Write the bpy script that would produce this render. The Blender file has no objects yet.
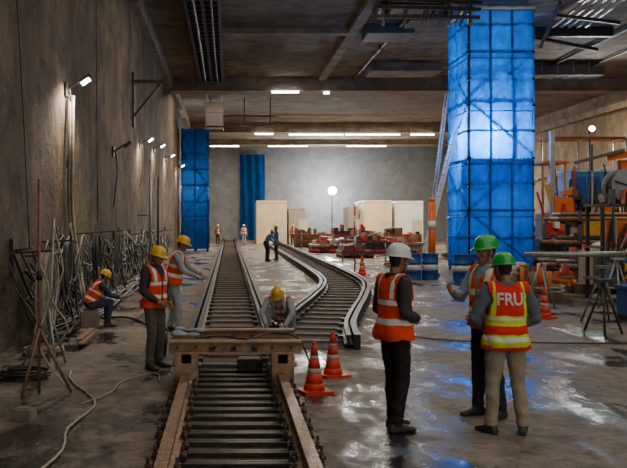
import bpy, bmesh, math, random
import numpy as np
from mathutils import Vector, Matrix, noise
from mathutils.bvhtree import BVHTree
random.seed(11)
R=random.uniform
scene=bpy.context.scene
COL=scene.collection
V=Vector
# ------------------------------------------------------------------ materials
def M(name,c1,c2=None,scale=4,rough=.6,metal=0,bump=0.0,bs=20,stretch=(1,1,1),emis=0,lo=.35,hi=.65,coat=0):
    m=bpy.data.materials.new(name); m.use_nodes=True
    nt=m.node_tree; N=nt.nodes; L=nt.links; b=N['Principled BSDF']
    if c2 is None: c2=tuple(x*.8 for x in c1)
    tc=N.new('ShaderNodeTexCoord'); mp=N.new('ShaderNodeMapping'); mp.inputs['Scale'].default_value=stretch
    L.new(tc.outputs['Object'],mp.inputs['Vector'])
    nz=N.new('ShaderNodeTexNoise'); nz.inputs['Scale'].default_value=scale; nz.inputs['Detail'].default_value=8
    nz.inputs['Roughness'].default_value=.6
    L.new(mp.outputs[0],nz.inputs['Vector'])
    cr=N.new('ShaderNodeValToRGB'); cr.color_ramp.elements[0].position=lo; cr.color_ramp.elements[1].position=hi
    cr.color_ramp.elements[0].color=(*c1,1); cr.color_ramp.elements[1].color=(*c2,1)
    L.new(nz.outputs['Fac'],cr.inputs['Fac']); L.new(cr.outputs['Color'],b.inputs['Base Color'])
    b.inputs['Roughness'].default_value=rough; b.inputs['Metallic'].default_value=metal
    if coat: b.inputs['Coat Weight'].default_value=coat
    if bump:
        n2=N.new('ShaderNodeTexNoise'); n2.inputs['Scale'].default_value=bs; n2.inputs['Detail'].default_value=6
        L.new(mp.outputs[0],n2.inputs['Vector'])
        bp=N.new('ShaderNodeBump'); bp.inputs['Strength'].default_value=bump; bp.inputs['Distance'].default_value=.03
        L.new(n2.outputs['Fac'],bp.inputs['Height']); L.new(bp.outputs[0],b.inputs['Normal'])
    if emis:
        b.inputs['Emission Color'].default_value=(*c1,1); b.inputs['Emission Strength'].default_value=emis
    return m
def mixc(nt,fac,a,b,mode='MIX'):
    n=nt.nodes.new('ShaderNodeMix'); n.data_type='RGBA'; n.blend_type=mode
    for inp,val in ((n.inputs[0],fac),(n.inputs[6],a),(n.inputs[7],b)):
        if hasattr(val,'is_output'): nt.links.new(val,inp)
        elif isinstance(val,tuple): inp.default_value=(*val,1)
        else: inp.default_value=val
    return n.outputs[2]
def nz(nt,vec,scale,detail=6,rough=.55):
    n=nt.nodes.new('ShaderNodeTexNoise'); n.inputs['Scale'].default_value=scale
    n.inputs['Detail'].default_value=detail; n.inputs['Roughness'].default_value=rough
    nt.links.new(vec,n.inputs['Vector']); return n.outputs['Fac']
def mapv(nt,s=(1,1,1)):
    t=nt.nodes.new('ShaderNodeTexCoord'); m=nt.nodes.new('ShaderNodeMapping'); m.inputs['Scale'].default_value=s
    nt.links.new(t.outputs['Object'],m.inputs['Vector']); return m.outputs[0]
def ramp(nt,f,lo,hi,a=0.,b=1.):
    n=nt.nodes.new('ShaderNodeMapRange'); nt.links.new(f,n.inputs[0])
    n.inputs[1].default_value=lo;n.inputs[2].default_value=hi;n.inputs[3].default_value=a;n.inputs[4].default_value=b
    return n.outputs[0]
def concrete(name,base,dark,light,streak=(1,1,.3),patch=.25,rough=.85,bump=.5,sfac=.6,bd=.08):
    m=bpy.data.materials.new(name); m.use_nodes=True; nt=m.node_tree; b=nt.nodes['Principled BSDF']
    v=mapv(nt); vs=mapv(nt,streak)
    c=mixc(nt,ramp(nt,nz(nt,v,patch,5),.38,.62),base,light)
    c=mixc(nt,ramp(nt,nz(nt,vs,.8,5,.6),.45,.72,0,sfac),c,dark)
    c=mixc(nt,ramp(nt,nz(nt,v,1.3,9,.72),.42,.66,.0,.85),c,dark)
    c=mixc(nt,ramp(nt,nz(nt,v,3.1,9,.75),.56,.72,.0,.6),c,light)
    nt.links.new(c,b.inputs['Base Color']); b.inputs['Roughness'].default_value=rough
    bp=nt.nodes.new('ShaderNodeBump'); bp.inputs['Strength'].default_value=bump; bp.inputs['Distance'].default_value=bd
    nt.links.new(nz(nt,v,2.2,9,.7),bp.inputs['Height']); nt.links.new(bp.outputs[0],b.inputs['Normal'])
    return m
def floor_mat():
    m=bpy.data.materials.new('wet_concrete'); m.use_nodes=True; nt=m.node_tree; b=nt.nodes['Principled BSDF']
    v=mapv(nt); v2=mapv(nt,(1,.5,1))
    c=mixc(nt,ramp(nt,nz(nt,v,.4,6),.38,.62),(.27,.205,.14),(.13,.10,.072))
    c=mixc(nt,ramp(nt,nz(nt,v,2.2,9,.72),.42,.68,.0,.85),c,(.36,.285,.20))
    c=mixc(nt,ramp(nt,nz(nt,v,4,10,.78),.46,.62,0,.85),c,(.05,.04,.031))
    c=mixc(nt,ramp(nt,nz(nt,v,17,8,.75),.56,.70,0,.6),c,(.42,.345,.26))
    f=nz(nt,v2,.9,10,.70)
    wet=ramp(nt,f,.475,.54)
    c=mixc(nt,wet,c,(.034,.028,.023))
    nt.links.new(c,b.inputs['Base Color'])
    nt.links.new(ramp(nt,f,.47,.58,.72,.14),b.inputs['Roughness'])
    bp=nt.nodes.new('ShaderNodeBump'); bp.inputs['Distance'].default_value=.04
    nt.links.new(ramp(nt,f,.47,.60,.75,.10),bp.inputs['Strength'])
    nt.links.new(nz(nt,v,6,9,.7),bp.inputs['Height']); nt.links.new(bp.outputs[0],b.inputs['Normal'])
    return m
def net_mat(name,col,alpha=.8,tint=(.15,.45,1)):
    m=bpy.data.materials.new(name); m.use_nodes=True; nt=m.node_tree; N=nt.nodes; L=nt.links
    N.remove(N['Principled BSDF']); out=N['Material Output']
    v=mapv(nt,(1,1,1)); f=nz(nt,v,2.2,6)
    c=mixc(nt,ramp(nt,f,.3,.7),col,tuple(x*.6 for x in col))
    d=N.new('ShaderNodeBsdfDiffuse'); t=N.new('ShaderNodeBsdfTranslucent'); tr=N.new('ShaderNodeBsdfTransparent')
    tr.inputs[0].default_value=(*tint,1)
    L.new(c,d.inputs[0]); L.new(c,t.inputs[0])
    a=N.new('ShaderNodeMixShader'); a.inputs[0].default_value=.6; L.new(d.outputs[0],a.inputs[1]); L.new(t.outputs[0],a.inputs[2])
    e=N.new('ShaderNodeMixShader'); L.new(ramp(nt,nz(nt,mapv(nt,(1,1,.6)),3.5,4),.35,.65,alpha-.15,alpha+.1),e.inputs[0]); L.new(tr.outputs[0],e.inputs[1]); L.new(a.outputs[0],e.inputs[2])
    bp=N.new('ShaderNodeBump'); bp.inputs['Strength'].default_value=.7; bp.inputs['Distance'].default_value=.1
    L.new(nz(nt,mapv(nt,(3,3,1)),1.5,5),bp.inputs['Height']); L.new(bp.outputs[0],d.inputs['Normal']); L.new(bp.outputs[0],t.inputs['Normal'])
    L.new(e.outputs[0],out.inputs['Surface']); return m
def emit(name,c,s): return M(name,c,c,emis=s,rough=.4)
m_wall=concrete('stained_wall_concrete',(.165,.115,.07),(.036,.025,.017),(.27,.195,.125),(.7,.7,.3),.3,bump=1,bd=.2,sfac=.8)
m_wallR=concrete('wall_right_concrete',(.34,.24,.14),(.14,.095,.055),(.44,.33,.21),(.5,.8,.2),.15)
m_back=concrete('wall_back_concrete',(.20,.205,.21),(.13,.132,.135),(.24,.245,.25),(.4,1,.3),.08,sfac=.3,bump=.15)
m_ceil=concrete('ceiling_concrete',(.25,.185,.12),(.065,.048,.034),(.37,.285,.195),(.5,.5,.5),.16,bump=.9,bd=.15)
m_beam=concrete('beam_concrete',(.36,.28,.19),(.14,.105,.075),(.44,.35,.25),(.5,1,1),.3)
m_floor=floor_mat()
rust=M('rusted_steel',(.22,.115,.06),(.34,.20,.12),9,.55,.5,.5,40)
railtop=M('worn_rail_steel',(.19,.10,.055),(.40,.25,.15),14,.45,.6,.4,40)
dsteel=M('dark_steel',(.035,.032,.03),(.085,.07,.06),10,.5,.6,.3,40)
gsteel=M('galvanised_steel',(.30,.29,.28),(.46,.45,.43),8,.45,.6,.2,30)
sleeperm=M('sleeper_steel',(.24,.21,.18),(.36,.32,.27),7,.45,.5,.3,30)
sleeperd=M('sleeper_dark',(.12,.09,.065),(.20,.16,.12),7,.7,.1,.4,30)
mud=M('track_bed_mud',(.04,.031,.024),(.12,.092,.07),5,.8,0,.8,12)
kerbm=M('guard_rail_dark',(.016,.015,.015),(.035,.03,.028),7,.5,.3,.3,30)
black=M('black_rubber',(.015,.015,.016),(.04,.036,.032),8,.5)
beige=M('dusty_hose',(.50,.43,.33),(.32,.27,.20),8,.6)
greyh=M('grey_hose',(.16,.145,.13),(.08,.072,.065),8,.6)
white=M('white_paint',(.76,.75,.72),(.60,.58,.55),5,.5)
cream=M('cream_panel',(.68,.56,.38),(.56,.46,.33),1,.6)
bluep=M('blue_paint',(.012,.07,.30),(.018,.10,.38),4,.4,0,.1)
blueb=M('machine_blue',(.03,.17,.36),(.05,.23,.44),3,.45,0,.1)
orangep=M('orange_paint',(.80,.17,.02),(.62,.12,.015),5,.45)
redp=M('red_paint',(.48,.025,.015),(.32,.02,.015),5,.5)
yellowp=M('yellow_paint',(.68,.38,.04),(.5,.27,.03),5,.5)
timber=M('timber',(.30,.19,.10),(.20,.125,.07),4,.7,0,.3,20,(1,6,6))
conc=M('block_concrete',(.30,.25,.19),(.18,.15,.115),5,.85,0,.5)
orangecone=M('cone_orange',(.80,.05,.015),(.55,.04,.02),9,.5)
conestripe=M('cone_stripe',(.62,.52,.46),(.40,.33,.29),12,.5)
reflw=M('reflective_white',(.85,.85,.85),(.75,.75,.75),20,.3)
ragm=M('rag',(.25,.32,.4),(.45,.45,.42),9,.9)
lampw=emit('lamp_glow',(1,.98,.92),40)
lampc=emit('lamp_glow_cool',(.86,.95,1),150)
tubew=emit('tube_glow',(1,.95,.85),20)
bluenet=net_mat('blue_safety_net',(.008,.24,.95),.78)
bluenet2=net_mat('blue_tarp',(.015,.13,.42),.93)
# ------------------------------------------------------------------ mesh builder
class MB:
    def __init__(s): s.v=[];s.f=[];s.m=[];s.mats=[];s.sm=[]
    def mi(s,m):
        if m not in s.mats: s.mats.append(m)
        return s.mats.index(m)
    def add(s,vs,fs,m,smooth=False):
        o=len(s.v); s.v+=[tuple(v) for v in vs]; i=s.mi(m)
        for f in fs: s.f.append(tuple(a+o for a in f)); s.m.append(i); s.sm.append(smooth)
    def box(s,c,d,m,rot=None):
        c=V(c); vs=[]
        for x in(-.5,.5):
            for y in(-.5,.5):
                for z in(-.5,.5):
                    p=V((x*d[0],y*d[1],z*d[2]))
                    if rot is not None: p=rot@p
                    vs.append(c+p)
        s.add(vs,[(0,1,3,2),(4,6,7,5),(0,4,5,1),(2,3,7,6),(0,2,6,4),(1,5,7,3)],m)
    def bb(s,x0,x1,y0,y1,z0,z1,m): s.box(((x0+x1)/2,(y0+y1)/2,(z0+z1)/2),(x1-x0,y1-y0,z1-z0),m)
    def beam(s,a,b,w,h,m,up=(0,0,1)):
        a=V(a);b=V(b);z=(b-a).normalized(); up=V(up)
        if abs(z.dot(up))>.98: up=V((0,1,0))
        x=up.cross(z).normalized(); y=z.cross(x)
        s.box((a+b)/2,(w,h,(b-a).length),m,Matrix((x,y,z)).transposed())
    def ringtube(s,rings,m,cap=True,smooth=True):
        n=len(rings[0]); vs=[p for r in rings for p in r]; fs=[]
        for i in range(len(rings)-1):
            for k in range(n):
                k2=(k+1)%n; fs.append((i*n+k,i*n+k2,(i+1)*n+k2,(i+1)*n+k))
        if cap:
            fs.append(tuple(reversed(range(n)))); o=(len(rings)-1)*n; fs.append(tuple(range(o,o+n)))
        s.add(vs,fs,m,smooth)
    def frame(s,t):
        t=t.normalized(); up=V((0,0,1)) if abs(t.z)<.9 else V((1,0,0))
        x=up.cross(t).normalized(); return x,t.cross(x)
    def cyl(s,a,b,r,m,r2=None,n=12,smooth=True):
        a=V(a);b=V(b);r2=r if r2 is None else r2; x,y=s.frame(b-a)
        R_=[[p+(x*math.cos(2*math.pi*k/n)+y*math.sin(2*math.pi*k/n))*q for k in range(n)] for p,q in((a,r),(b,r2))]
        s.ringtube(R_,m,smooth=smooth)
    def tube(s,pts,r,m,n=6,smooth_path=3,closed=False):
        P=[V(p) for p in pts]
        if smooth_path>1: P=crom(P,smooth_path)
        rings=[]; x=None
        for i,p in enumerate(P):
            t=(P[min(i+1,len(P)-1)]-P[max(i-1,0)])
            if t.length<1e-6: t=V((0,0,1))
            t.normalize()
            if x is None: x,_=s.frame(t)
            x=(x-t*x.dot(t))
            if x.length<1e-5: x,_=s.frame(t)
            x.normalize(); y=t.cross(x)
            rings.append([p+(x*math.cos(2*math.pi*k/n)+y*math.sin(2*math.pi*k/n))*r for k in range(n)])
        s.ringtube(rings,m)
    def lathe(s,prof,c,m,n=20,sx=1,sy=1,smooth=True):
        c=V(c)
        s.ringtube([[c+V((r*sx*math.cos(2*math.pi*k/n),r*sy*math.sin(2*math.pi*k/n),z)) for k in range(n)] for r,z in prof],m,smooth=smooth)
    def ell(s,c,r,m,n=14,h=9,rot=None):
        rings=[]
        for i in range(h+1):
            a=-math.pi/2+math.pi*i/h; q=max(math.cos(a),.02)
            ring=[]
            for k in range(n):
                p=V((r[0]*q*math.cos(2*math.pi*k/n),r[1]*q*math.sin(2*math.pi*k/n),r[2]*math.sin(a)))
                if rot is not None: p=rot@p
                ring.append(V(c)+p)
            rings.append(ring)
        s.ringtube(rings,m)
    def cap(s,a,ra,b,rb,m,n=14):
        a=V(a);b=V(b)
        if (b-a).length<1e-5: b=a+V((0,0,1e-4))
        t=(b-a).normalized(); x,y=s.frame(t); rings=[]
        for ang in (-88,-60,-30,0):
            q=math.cos(math.radians(ang))*ra; p=a+t*math.sin(math.radians(ang))*ra
            rings.append([p+(x*math.cos(2*math.pi*k/n)+y*math.sin(2*math.pi*k/n))*q for k in range(n)])
        for ang in (0,30,60,88):
            q=math.cos(math.radians(ang))*rb; p=b+t*math.sin(math.radians(ang))*rb
            rings.append([p+(x*math.cos(2*math.pi*k/n)+y*math.sin(2*math.pi*k/n))*q for k in range(n)])
        s.ringtube(rings,m)
    def mesh(s,name):
        me=bpy.data.meshes.new(name); me.from_pydata(s.v,[],s.f)
        for m in s.mats: me.materials.append(m)
        me.polygons.foreach_set('material_index',s.m); me.polygons.foreach_set('use_smooth',s.sm)
        me.update(); return me
    def obj(s,name,loc=(0,0,0),rz=0,bevel=0,parent=None):
        o=bpy.data.objects.new(name,s.mesh(name)); COL.objects.link(o); o.location=loc; o.rotation_euler=(0,0,rz)
        if bevel:
            b=o.modifiers.new('bevel','BEVEL'); b.width=bevel; b.segments=2; b.limit_method='ANGLE'; b.angle_limit=math.radians(50)
        if parent: o.parent=parent
        return o
def crom(P,k):
    out=[]
    for i in range(len(P)-1):
        p0=P[max(i-1,0)];p1=P[i];p2=P[i+1];p3=P[min(i+2,len(P)-1)]
        for j in range(k):
            t=j/k; out.append(.5*((2*p1)+(p2-p0)*t+(2*p0-5*p1+4*p2-p3)*t*t+(3*p1-p0-3*p2+p3)*t**3))
    out.append(P[-1]); return out
def light(name,kind,loc,power,color=(1,1,1),size=1,size_y=None,rot=(0,0,0),parent=None,spot=None,radius=None):
    l=bpy.data.lights.new(name,kind); l.energy=power; l.color=color
    if kind=='AREA':
        l.shape='RECTANGLE'; l.size=size; l.size_y=size_y or size
    if kind=='SPOT': l.spot_size=math.radians(spot or 120); l.spot_blend=.6
    if radius is not None and kind!='AREA': l.shadow_soft_size=radius
    o=bpy.data.objects.new(name,l); COL.objects.link(o); o.location=loc; o.rotation_euler=rot
    if parent: o.parent=parent
    return o
# ------------------------------------------------------------------ room shell (metres)
XL,XR,YB,H=-3.4,24.0,95.0,10.1
b=MB(); b.bb(XL-1,XR+1,-10,YB+1,-.4,0,m_floor); b.obj('floor')
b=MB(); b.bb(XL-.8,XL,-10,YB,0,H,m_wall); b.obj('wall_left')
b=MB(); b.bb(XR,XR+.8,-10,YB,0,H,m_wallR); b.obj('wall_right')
b=MB(); b.bb(XL-.8,XR+.8,YB,YB+.8,0,H,m_back); b.obj('wall_back')
b=MB()
b.bb(XL-.8,XR+.8,18,31,H,H+.7,m_ceil)
b.bb(XL-.8,12.9,31,35,H,H+.7,m_ceil); b.bb(14.4,XR+.8,31,35,H,H+.7,m_ceil)
b.bb(XL-.8,XR+.8,35,YB+.8,H,H+.7,m_ceil)
b.bb(XL-.8,-1.2,-10,18,H,H+.7,m_ceil); b.bb(15,XR+.8,-10,18,H,H+.7,m_ceil)  # unseen opening left between these strips, added to let skylight onto the foreground
b.obj('ceiling')
for i,(y,dz,w) in enumerate(((49,.75,1.2),(71.2,.8,1.2),(86,.5,1.0))):
    b=MB(); b.bb(XL,XR,y,y+w,H-dz,H,m_beam)
    b.bb(XL,XR,y-.03,y,H-dz+.02,H-dz+.09,timber)
    b.obj('trim_%d'%(i+1),bevel=.03)
b=MB(); b.bb(XR-.5,XR,10,YB,H-1.3,H-.9,m_beam); b.bb(XR-.25,XR,10,YB,5.2,5.45,m_beam); b.obj('trim_6')
b=MB(); b.bb(XL,XL+.25,30,YB,H-.6,H,m_beam); b.obj('trim_7')
b=MB(); b.bb(-.25,5.0,36.5,37.0,H-.22,H-.001,m_beam); b.bb(5.0,5.4,20,48.9,H-.22,H-.001,m_beam); b.obj('trim_9')
b=MB()
for x in(-1.55,-.95,-.35): b.bb(x-.06,x+.06,20,48.7,H-.42,H-.01,dsteel)
y=20.
while y<48.5: b.bb(-1.6,-.3,y,y+.14,H-.36,H-.2,dsteel); y+=.7
b.tube([(-1.3,20,H-.45),(-1.25,35,H-.5),(-1.3,48.6,H-.45)],.07,black); b.tube([(-.6,20,H-.45),(-.65,40,H-.5),(-.6,48.6,H-.45)],.05,greyh)
b.obj('cable_tray')
b=MB(); b.bb(-1.5,-.35,54,55.2,H-2.4,H-.7,dsteel); b.bb(-1.45,-.4,53.9,54,H-2.2,H-1.6,dsteel)
for x in(-1.4,-.45): b.bb(x-.04,x+.04,54.3,54.4,H-.75,H,gsteel)
for z in(.9,1.3,1.7,2.1): b.bb(-1.52,-.33,53.95,54,H-z-.04,H-z,greyh)
b.obj('ventilation_unit',bevel=.02)
b=MB()
for z in (8.9,8.3): b.cyl((-1.5,57,z),(3,57,z),.05,dsteel,n=8)
for x in (-1.2,1.0,2.7): b.cyl((x,57,z),(x,57,H),.04,dsteel,n=8); b.bb(x-.3,x+.3,56.8,57.2,8.2,8.3,dsteel)
b.obj('pipe_hanger')
b=MB()
for x,r in((7.0,.07),(16.5,.08),(18.6,.06)): b.cyl((x,20,H-.12),(x,48.9,H-.12),r,greyh,n=8)
for y in range(22,48,6):
    for x in(7.0,16.5,18.6): b.bb(x-.1,x+.1,y,y+.05,H-.2,H,dsteel)
b.obj('ceiling_conduit')
b=MB(); b.bb(7.2,10.8,44,46,H-.5,H-.02,m_beam); b.obj('trim_8',bevel=.03)
b=MB(); b.bb(13.5,19,44,45.2,H-.7,H-.25,greyh); b.bb(13.4,13.5,43.95,45.25,H-.75,H-.21,gsteel)
for k in range(6): b.bb(14.2+k*.8,14.25+k*.8,43.95,45.25,H-.74,H,gsteel)
b.obj('ceiling_duct',bevel=.02)
b=MB()
for i in range(12):
    x=5.4+i*.32; b.beam((x,30.6,H),(x+R(-.5,.5),32.2,H-R(.4,1.0)),.08,.08,random.choice([dsteel,rust,greyh]))
for z in(.25,.5,.8): b.beam((5.3,30.6+z*.6,H-z),(9.0,30.8+z*.6,H-z-R(-.1,.2)),.12,.12,dsteel)
b.bb(5.4,7.8,31.2,32.6,H-.35,H,dsteel); b.bb(7.9,9.0,30.2,32,H-.25,H,timber); b.bb(5.7,7.6,35.6,37.4,H-.4,H,greyh); b.bb(7.0,8.6,33.5,35,H-.35,H,dsteel)
for x in (5.6,6.4,7.2,8.0,8.8): b.cyl((x,31.6,H),(x,31.6,H-1.0),.05,gsteel)
b.obj('ceiling_formwork')
b=MB()
for i in range(5):
    x=12.9+i*.33; b.beam((x,31,H-.1),(x+.2,35.2,H-.25),.08,.08,gsteel)
b.beam((12.4,33,H-.3),(15,33.4,H-.5),.12,.12,dsteel); b.beam((12.0,31.5,H-.2),(12.7,35.5,H-1),.1,.1,dsteel); b.beam((11.9,36.5,H-.2),(15.5,36.6,H-.9),.14,.14,dsteel); b.bb(11.9,16,36.2,36.5,H-.4,H,dsteel)
b.obj('hatch_grating')
# ------------------------------------------------------------------ lamps
def tube_lamp(x0,x1,y,z,p=60,rod=True):
    b=MB(); b.bb(x0-.06,x1+.06,y-.02,y+.14,z+.02,z+.14,white); b.bb(x0,x1,y-.04,y+.12,z-.07,z+.02,tubew)
    if rod:
        for x in(x0+.1,x1-.1): b.bb(x-.02,x+.02,y+.05,y+.08,z+.1,min(z+.6,H-.01),gsteel)
    o=b.obj('fluorescent_or_fill_lamp')
    light('tube_or_fill_light','AREA',((x0+x1)/2,y+.04,z-.12),p,(1,.85,.64),x1-x0,.3,(0,0,0),o)
tube_lamp(2.4,3.9,48.6,9.25,200); tube_lamp(5.3,5.6,48.6,9.2,100)
tube_lamp(2.1,3.6,70.8,9.15,300)
tube_lamp(4.9,9.3,70.8,9.1,1000); tube_lamp(9.5,13.9,70.8,9.1,1000); tube_lamp(14.8,16.7,70.8,9.1,500)
for x0,x1,y,p in((4,8,51.5,500),(13,17,51.5,600),(18.5,21,51.5,300),(-2,1,51.5,280),(0,4,74.5,550),(8,12,74.5,750),(16,20,74.5,550),(4,8,88.6,380),(12,16,88.6,380),(-2,1,88.6,240)): tube_lamp(x0,x1,y,9.72,p,False)  # supplementary fill lamps added above and behind the beams, hidden from the camera
tube_lamp(3.5,4.8,27,9.85,260,False); tube_lamp(12,15,25,9.85,380,False); tube_lamp(0,2,28,9.85,150,False)  # more added fill lamps on the near ceiling, outside the view
def wall_lamp(y,z,lit=True,p=60):
    b=MB(); x=XL
    b.bb(x+.001,x+.06,y-.1,y+.1,z-.15,z+.15,dsteel); b.beam((x+.03,y,z),(x+.38,y,z+.22),.05,.05,dsteel)
    rot=Matrix.Rotation(math.radians(-35),3,'Y')
    b.box((x+.46,y,z+.22),(.24,.22,.10),dsteel,rot)
    b.box((x+.44,y-.01,z+.165),(.20,.22,.04),lampw if lit else greyh,rot)
    b.tube([(x+.1,y,z),(x+.12,y+.2,z-.6),(x+.03,y+.1,z-1.6)],.02,black)
    o=b.obj('wall_lamp',bevel=.01)
    if lit: light('wall_lamp_bulb','SPOT',(x+.5,y-.05,z+.03),p,(1,.86,.66),spot=150,parent=o,rot=(0,math.radians(25),0),radius=.12)
wall_lamp(18,4.7,True,320); wall_lamp(25.3,4.0,False); wall_lamp(33,4.9,True,300); wall_lamp(39,5.2,True,260); wall_lamp(46,5.3,True,300); wall_lamp(56,5.4,True,300);wall_lamp(78,5.4,True,300)
b=MB(); b.beam((XL,30.6,6.9),(XL+1.25,30.6,6.9),.1,.12,dsteel); b.beam((XL,30.6,5.6),(XL+1.0,30.6,6.85),.08,.08,dsteel); b.bb(XL,XL+.08,30.45,30.75,5.3,7.2,dsteel); b.bb(XL+1.15,XL+1.3,30.5,30.7,6.7,6.9,dsteel)
b.obj('wall_bracket')
def flood(name,x,y,z,r,power,face=(0,-1,-.15),mast=True):
    b=MB(); d=V(face).normalized(); c=V((x,y,z))
    b.cyl(c-d*.25,c,r*.6,dsteel,r2=r*1.05,n=20); b.cyl(c+d*.005,c+d*.03,r,lampc,n=20)
    if mast:
        b.cyl((x,y+.35,0),(x,y+.35,z-.1),.05,dsteel)
        for a in(0,120,240): b.cyl((x,y+.35,.9),(x+.9*math.cos(math.radians(a)),y+.35+.9*math.sin(math.radians(a)),.03),.04,gsteel)
        b.beam((x,y+.35,z-.1),(x,y+.1,z),.08,.08,dsteel)
    o=b.obj(name)
    rot=d.to_track_quat('-Z','Y').to_euler()
    light('flood_bulb','SPOT',c+d*.08,power,(.9,.96,1),spot=160,rot=rot,parent=o,radius=.3)
flood('flood_lamp',10.7,90,5.2,.42,9000)
light('flood_bulb_rear','POINT',(10.7,91.8,5.2),2600,(.9,.96,1),radius=.3,parent=bpy.data.objects['flood_lamp'])
flood('flood_lamp',19.2,46,6.9,.14,1500,(-.3,-1,-.3))
flood('flood_lamp',-2.5,66,4.6,.2,900,(.3,-1,-.2))
# ------------------------------------------------------------------ tracks
def offset_path(P,off,z):
    out=[]
    for i,p in enumerate(P):
        t=(P[min(i+1,len(P)-1)]-P[max(i-1,0)]).normalized(); s=V((t.y,-t.x,0))
        out.append((p+s*off+V((0,0,z)),s))
    return out
def sweep(b,prof,P,off,z,m):
    rings=[[c+s*u+V((0,0,w)) for u,w in prof] for c,s in offset_path(P,off,z)]
    b.ringtube(rings,m,smooth=False)
RP=[(-.065,0),(.065,0),(.065,.012),(.014,.03),(.014,.115),(.038,.125),(.036,.155),(-.036,.155),(-.038,.125),(-.014,.115),(-.014,.03),(-.065,.012)]
def track(name,P,gauge,sp,near=False):
    P=[V(p) for p in P]
    b=MB(); zs=.075
    sweep(b,[(-.62,0),(.62,0),(.60,.012),(-.60,.012)],P,0,.001,mud)
    for sgn in(-1,1):
        if near: sweep(b,[(u*1.35,w) for u,w in RP],P,sgn*gauge/2,zs,railtop)
        else:
            sweep(b,RP,P,sgn*gauge/2,zs,dsteel)
            sweep(b,[(-.05,0),(.05,0),(.05,.22),(-.05,.22)],P,sgn*(gauge/2+.13),.015,kerbm)
    L=[0]
    for i in range(1,len(P)): L.append(L[-1]+(P[i]-P[i-1]).length)
    d=.05;i=0
    while d<L[-1]:
        while L[i+1]<d: i+=1
        t=(d-L[i])/(L[i+1]-L[i]); c=P[i].lerp(P[i+1],t); tg=(P[i+1]-P[i]).normalized(); s=V((tg.y,-tg.x,0))
        rot=Matrix((s,tg,V((0,0,1)))).transposed()
        if near:
            c=c+s*R(-.015,.015)+tg*R(-.02,.02); w=1.36
            b.box(c+V((0,0,.03)),(w,.075,.03),dsteel,rot)
            b.cyl(c+tg*.03+V((0,0,.055))-s*w/2,c+tg*.03+V((0,0,.055))+s*w/2,.013,sleeperm,n=6); b.cyl(c-tg*.03+V((0,0,.055))-s*w/2,c-tg*.03+V((0,0,.055))+s*w/2,.011,sleeperm,n=6)
            for g in(-1,1):
                for k in(-1,1):
                    q=c+s*(g*gauge/2+k*.11)
                    b.box(q+V((0,0,.10)),(.06,.08,.03),dsteel,rot)
                    b.cyl(q+V((0,0,.09)),q+V((0,0,.19)),.014,dsteel,n=6); b.cyl(q+V((0,0,.12)),q+V((0,0,.145)),.026,rust,n=6,smooth=False)
        else:
            b.box(c+V((0,0,.025)),(1.5,.16,.05),sleeperd,rot)
            for g in(-1,1):
                q=c+s*(g*(gauge/2-.1)); b.box(q+V((0,0,.1)),(.08,.12,.06),dsteel,rot)
        d+=sp
    return b.obj(name)
track('railway_track',[(.07,4.2,0),(.06,8,0),(.05,11.5,0)],1.10,.33,True)
track('railway_track',[(.05,11.7,0),(.05,30,0),(.05,60,0),(.05,93,0)],1.08,.85)
cp=crom([V(p) for p in((3.75,76,0),(3.75,60,0),(3.7,45,0),(3.65,34,0),(3.55,28,0),(3.25,24.5,0),(2.6,20.8,0),(1.95,17.6,0),(1.5,15.2,0),(1.3,13.4,0))],6)
track('branch_track',cp,1.08,.85)
b=MB(); b.bb(.12,.40,10.9,11.3,.09,.22,greyh); b.bb(.1,.42,10.85,10.9,.09,.25,dsteel); b.obj('junction_box',bevel=.01)
# ------------------------------------------------------------------ rail trolley frame
b=MB()
def ibeam(x0,x1,y,z0,h,w,m):
    b.bb(x0,x1,y-w/2,y+w/2,z0,z0+.025,m); b.bb(x0,x1,y-w/2,y+w/2,z0+h-.025,z0+h,m); b.bb(x0,x1,y-.015,y+.015,z0,z0+h,m)
tan=M('trolley_rust_paint',(.26,.155,.085),(.46,.32,.19),8,.6,.2,.3)
ibeam(-.70,.84,10.15,.43,.15,.16,tan); ibeam(-.70,.84,11.25,.43,.15,.16,tan)
for x in(-.49,.62):
    b.bb(x-.06,x+.06,10.0,11.5,.33,.44,tan)
    b.bb(x-.13,x+.13,10.02,10.3,.235,.33,rust); b.bb(x-.12,x+.12,10.0,10.03,.14,.46,tan); b.bb(x-.13,x-.11,10.0,10.3,.12,.45,tan); b.bb(x+.11,x+.13,10.0,10.3,.12,.45,tan)
    for y in(10.16,11.25): b.cyl((x-.05,y,.335),(x+.05,y,.335),.1,dsteel,n=18); b.cyl((x-.17,y,.3),(x+.17,y,.3),.03,gsteel,n=10)
for x in(-.2,.05,.3): b.bb(x-.03,x+.03,10.1,11.3,.46,.5,dsteel)
for k in range(7): b.cyl((-.6+k*.22,10.06,.51),(-.6+k*.22,10.09,.51),.018,dsteel,n=6)
for k in range(5): b.ell((-.66+R(0,.3),10.2+R(0,.9),.60),(R(.06,.12),R(.05,.1),.03),ragm,n=9,h=5)
b.tube([(-.4,10.2,.6),(-.1,10.4,.6),(.2,10.1,.6),(.5,10.6,.6),(.8,10.3,.6),(.95,10.25,.3),(1.0,10.3,.02)],.012,black)
b.obj('rail_trolley',bevel=.006)
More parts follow.
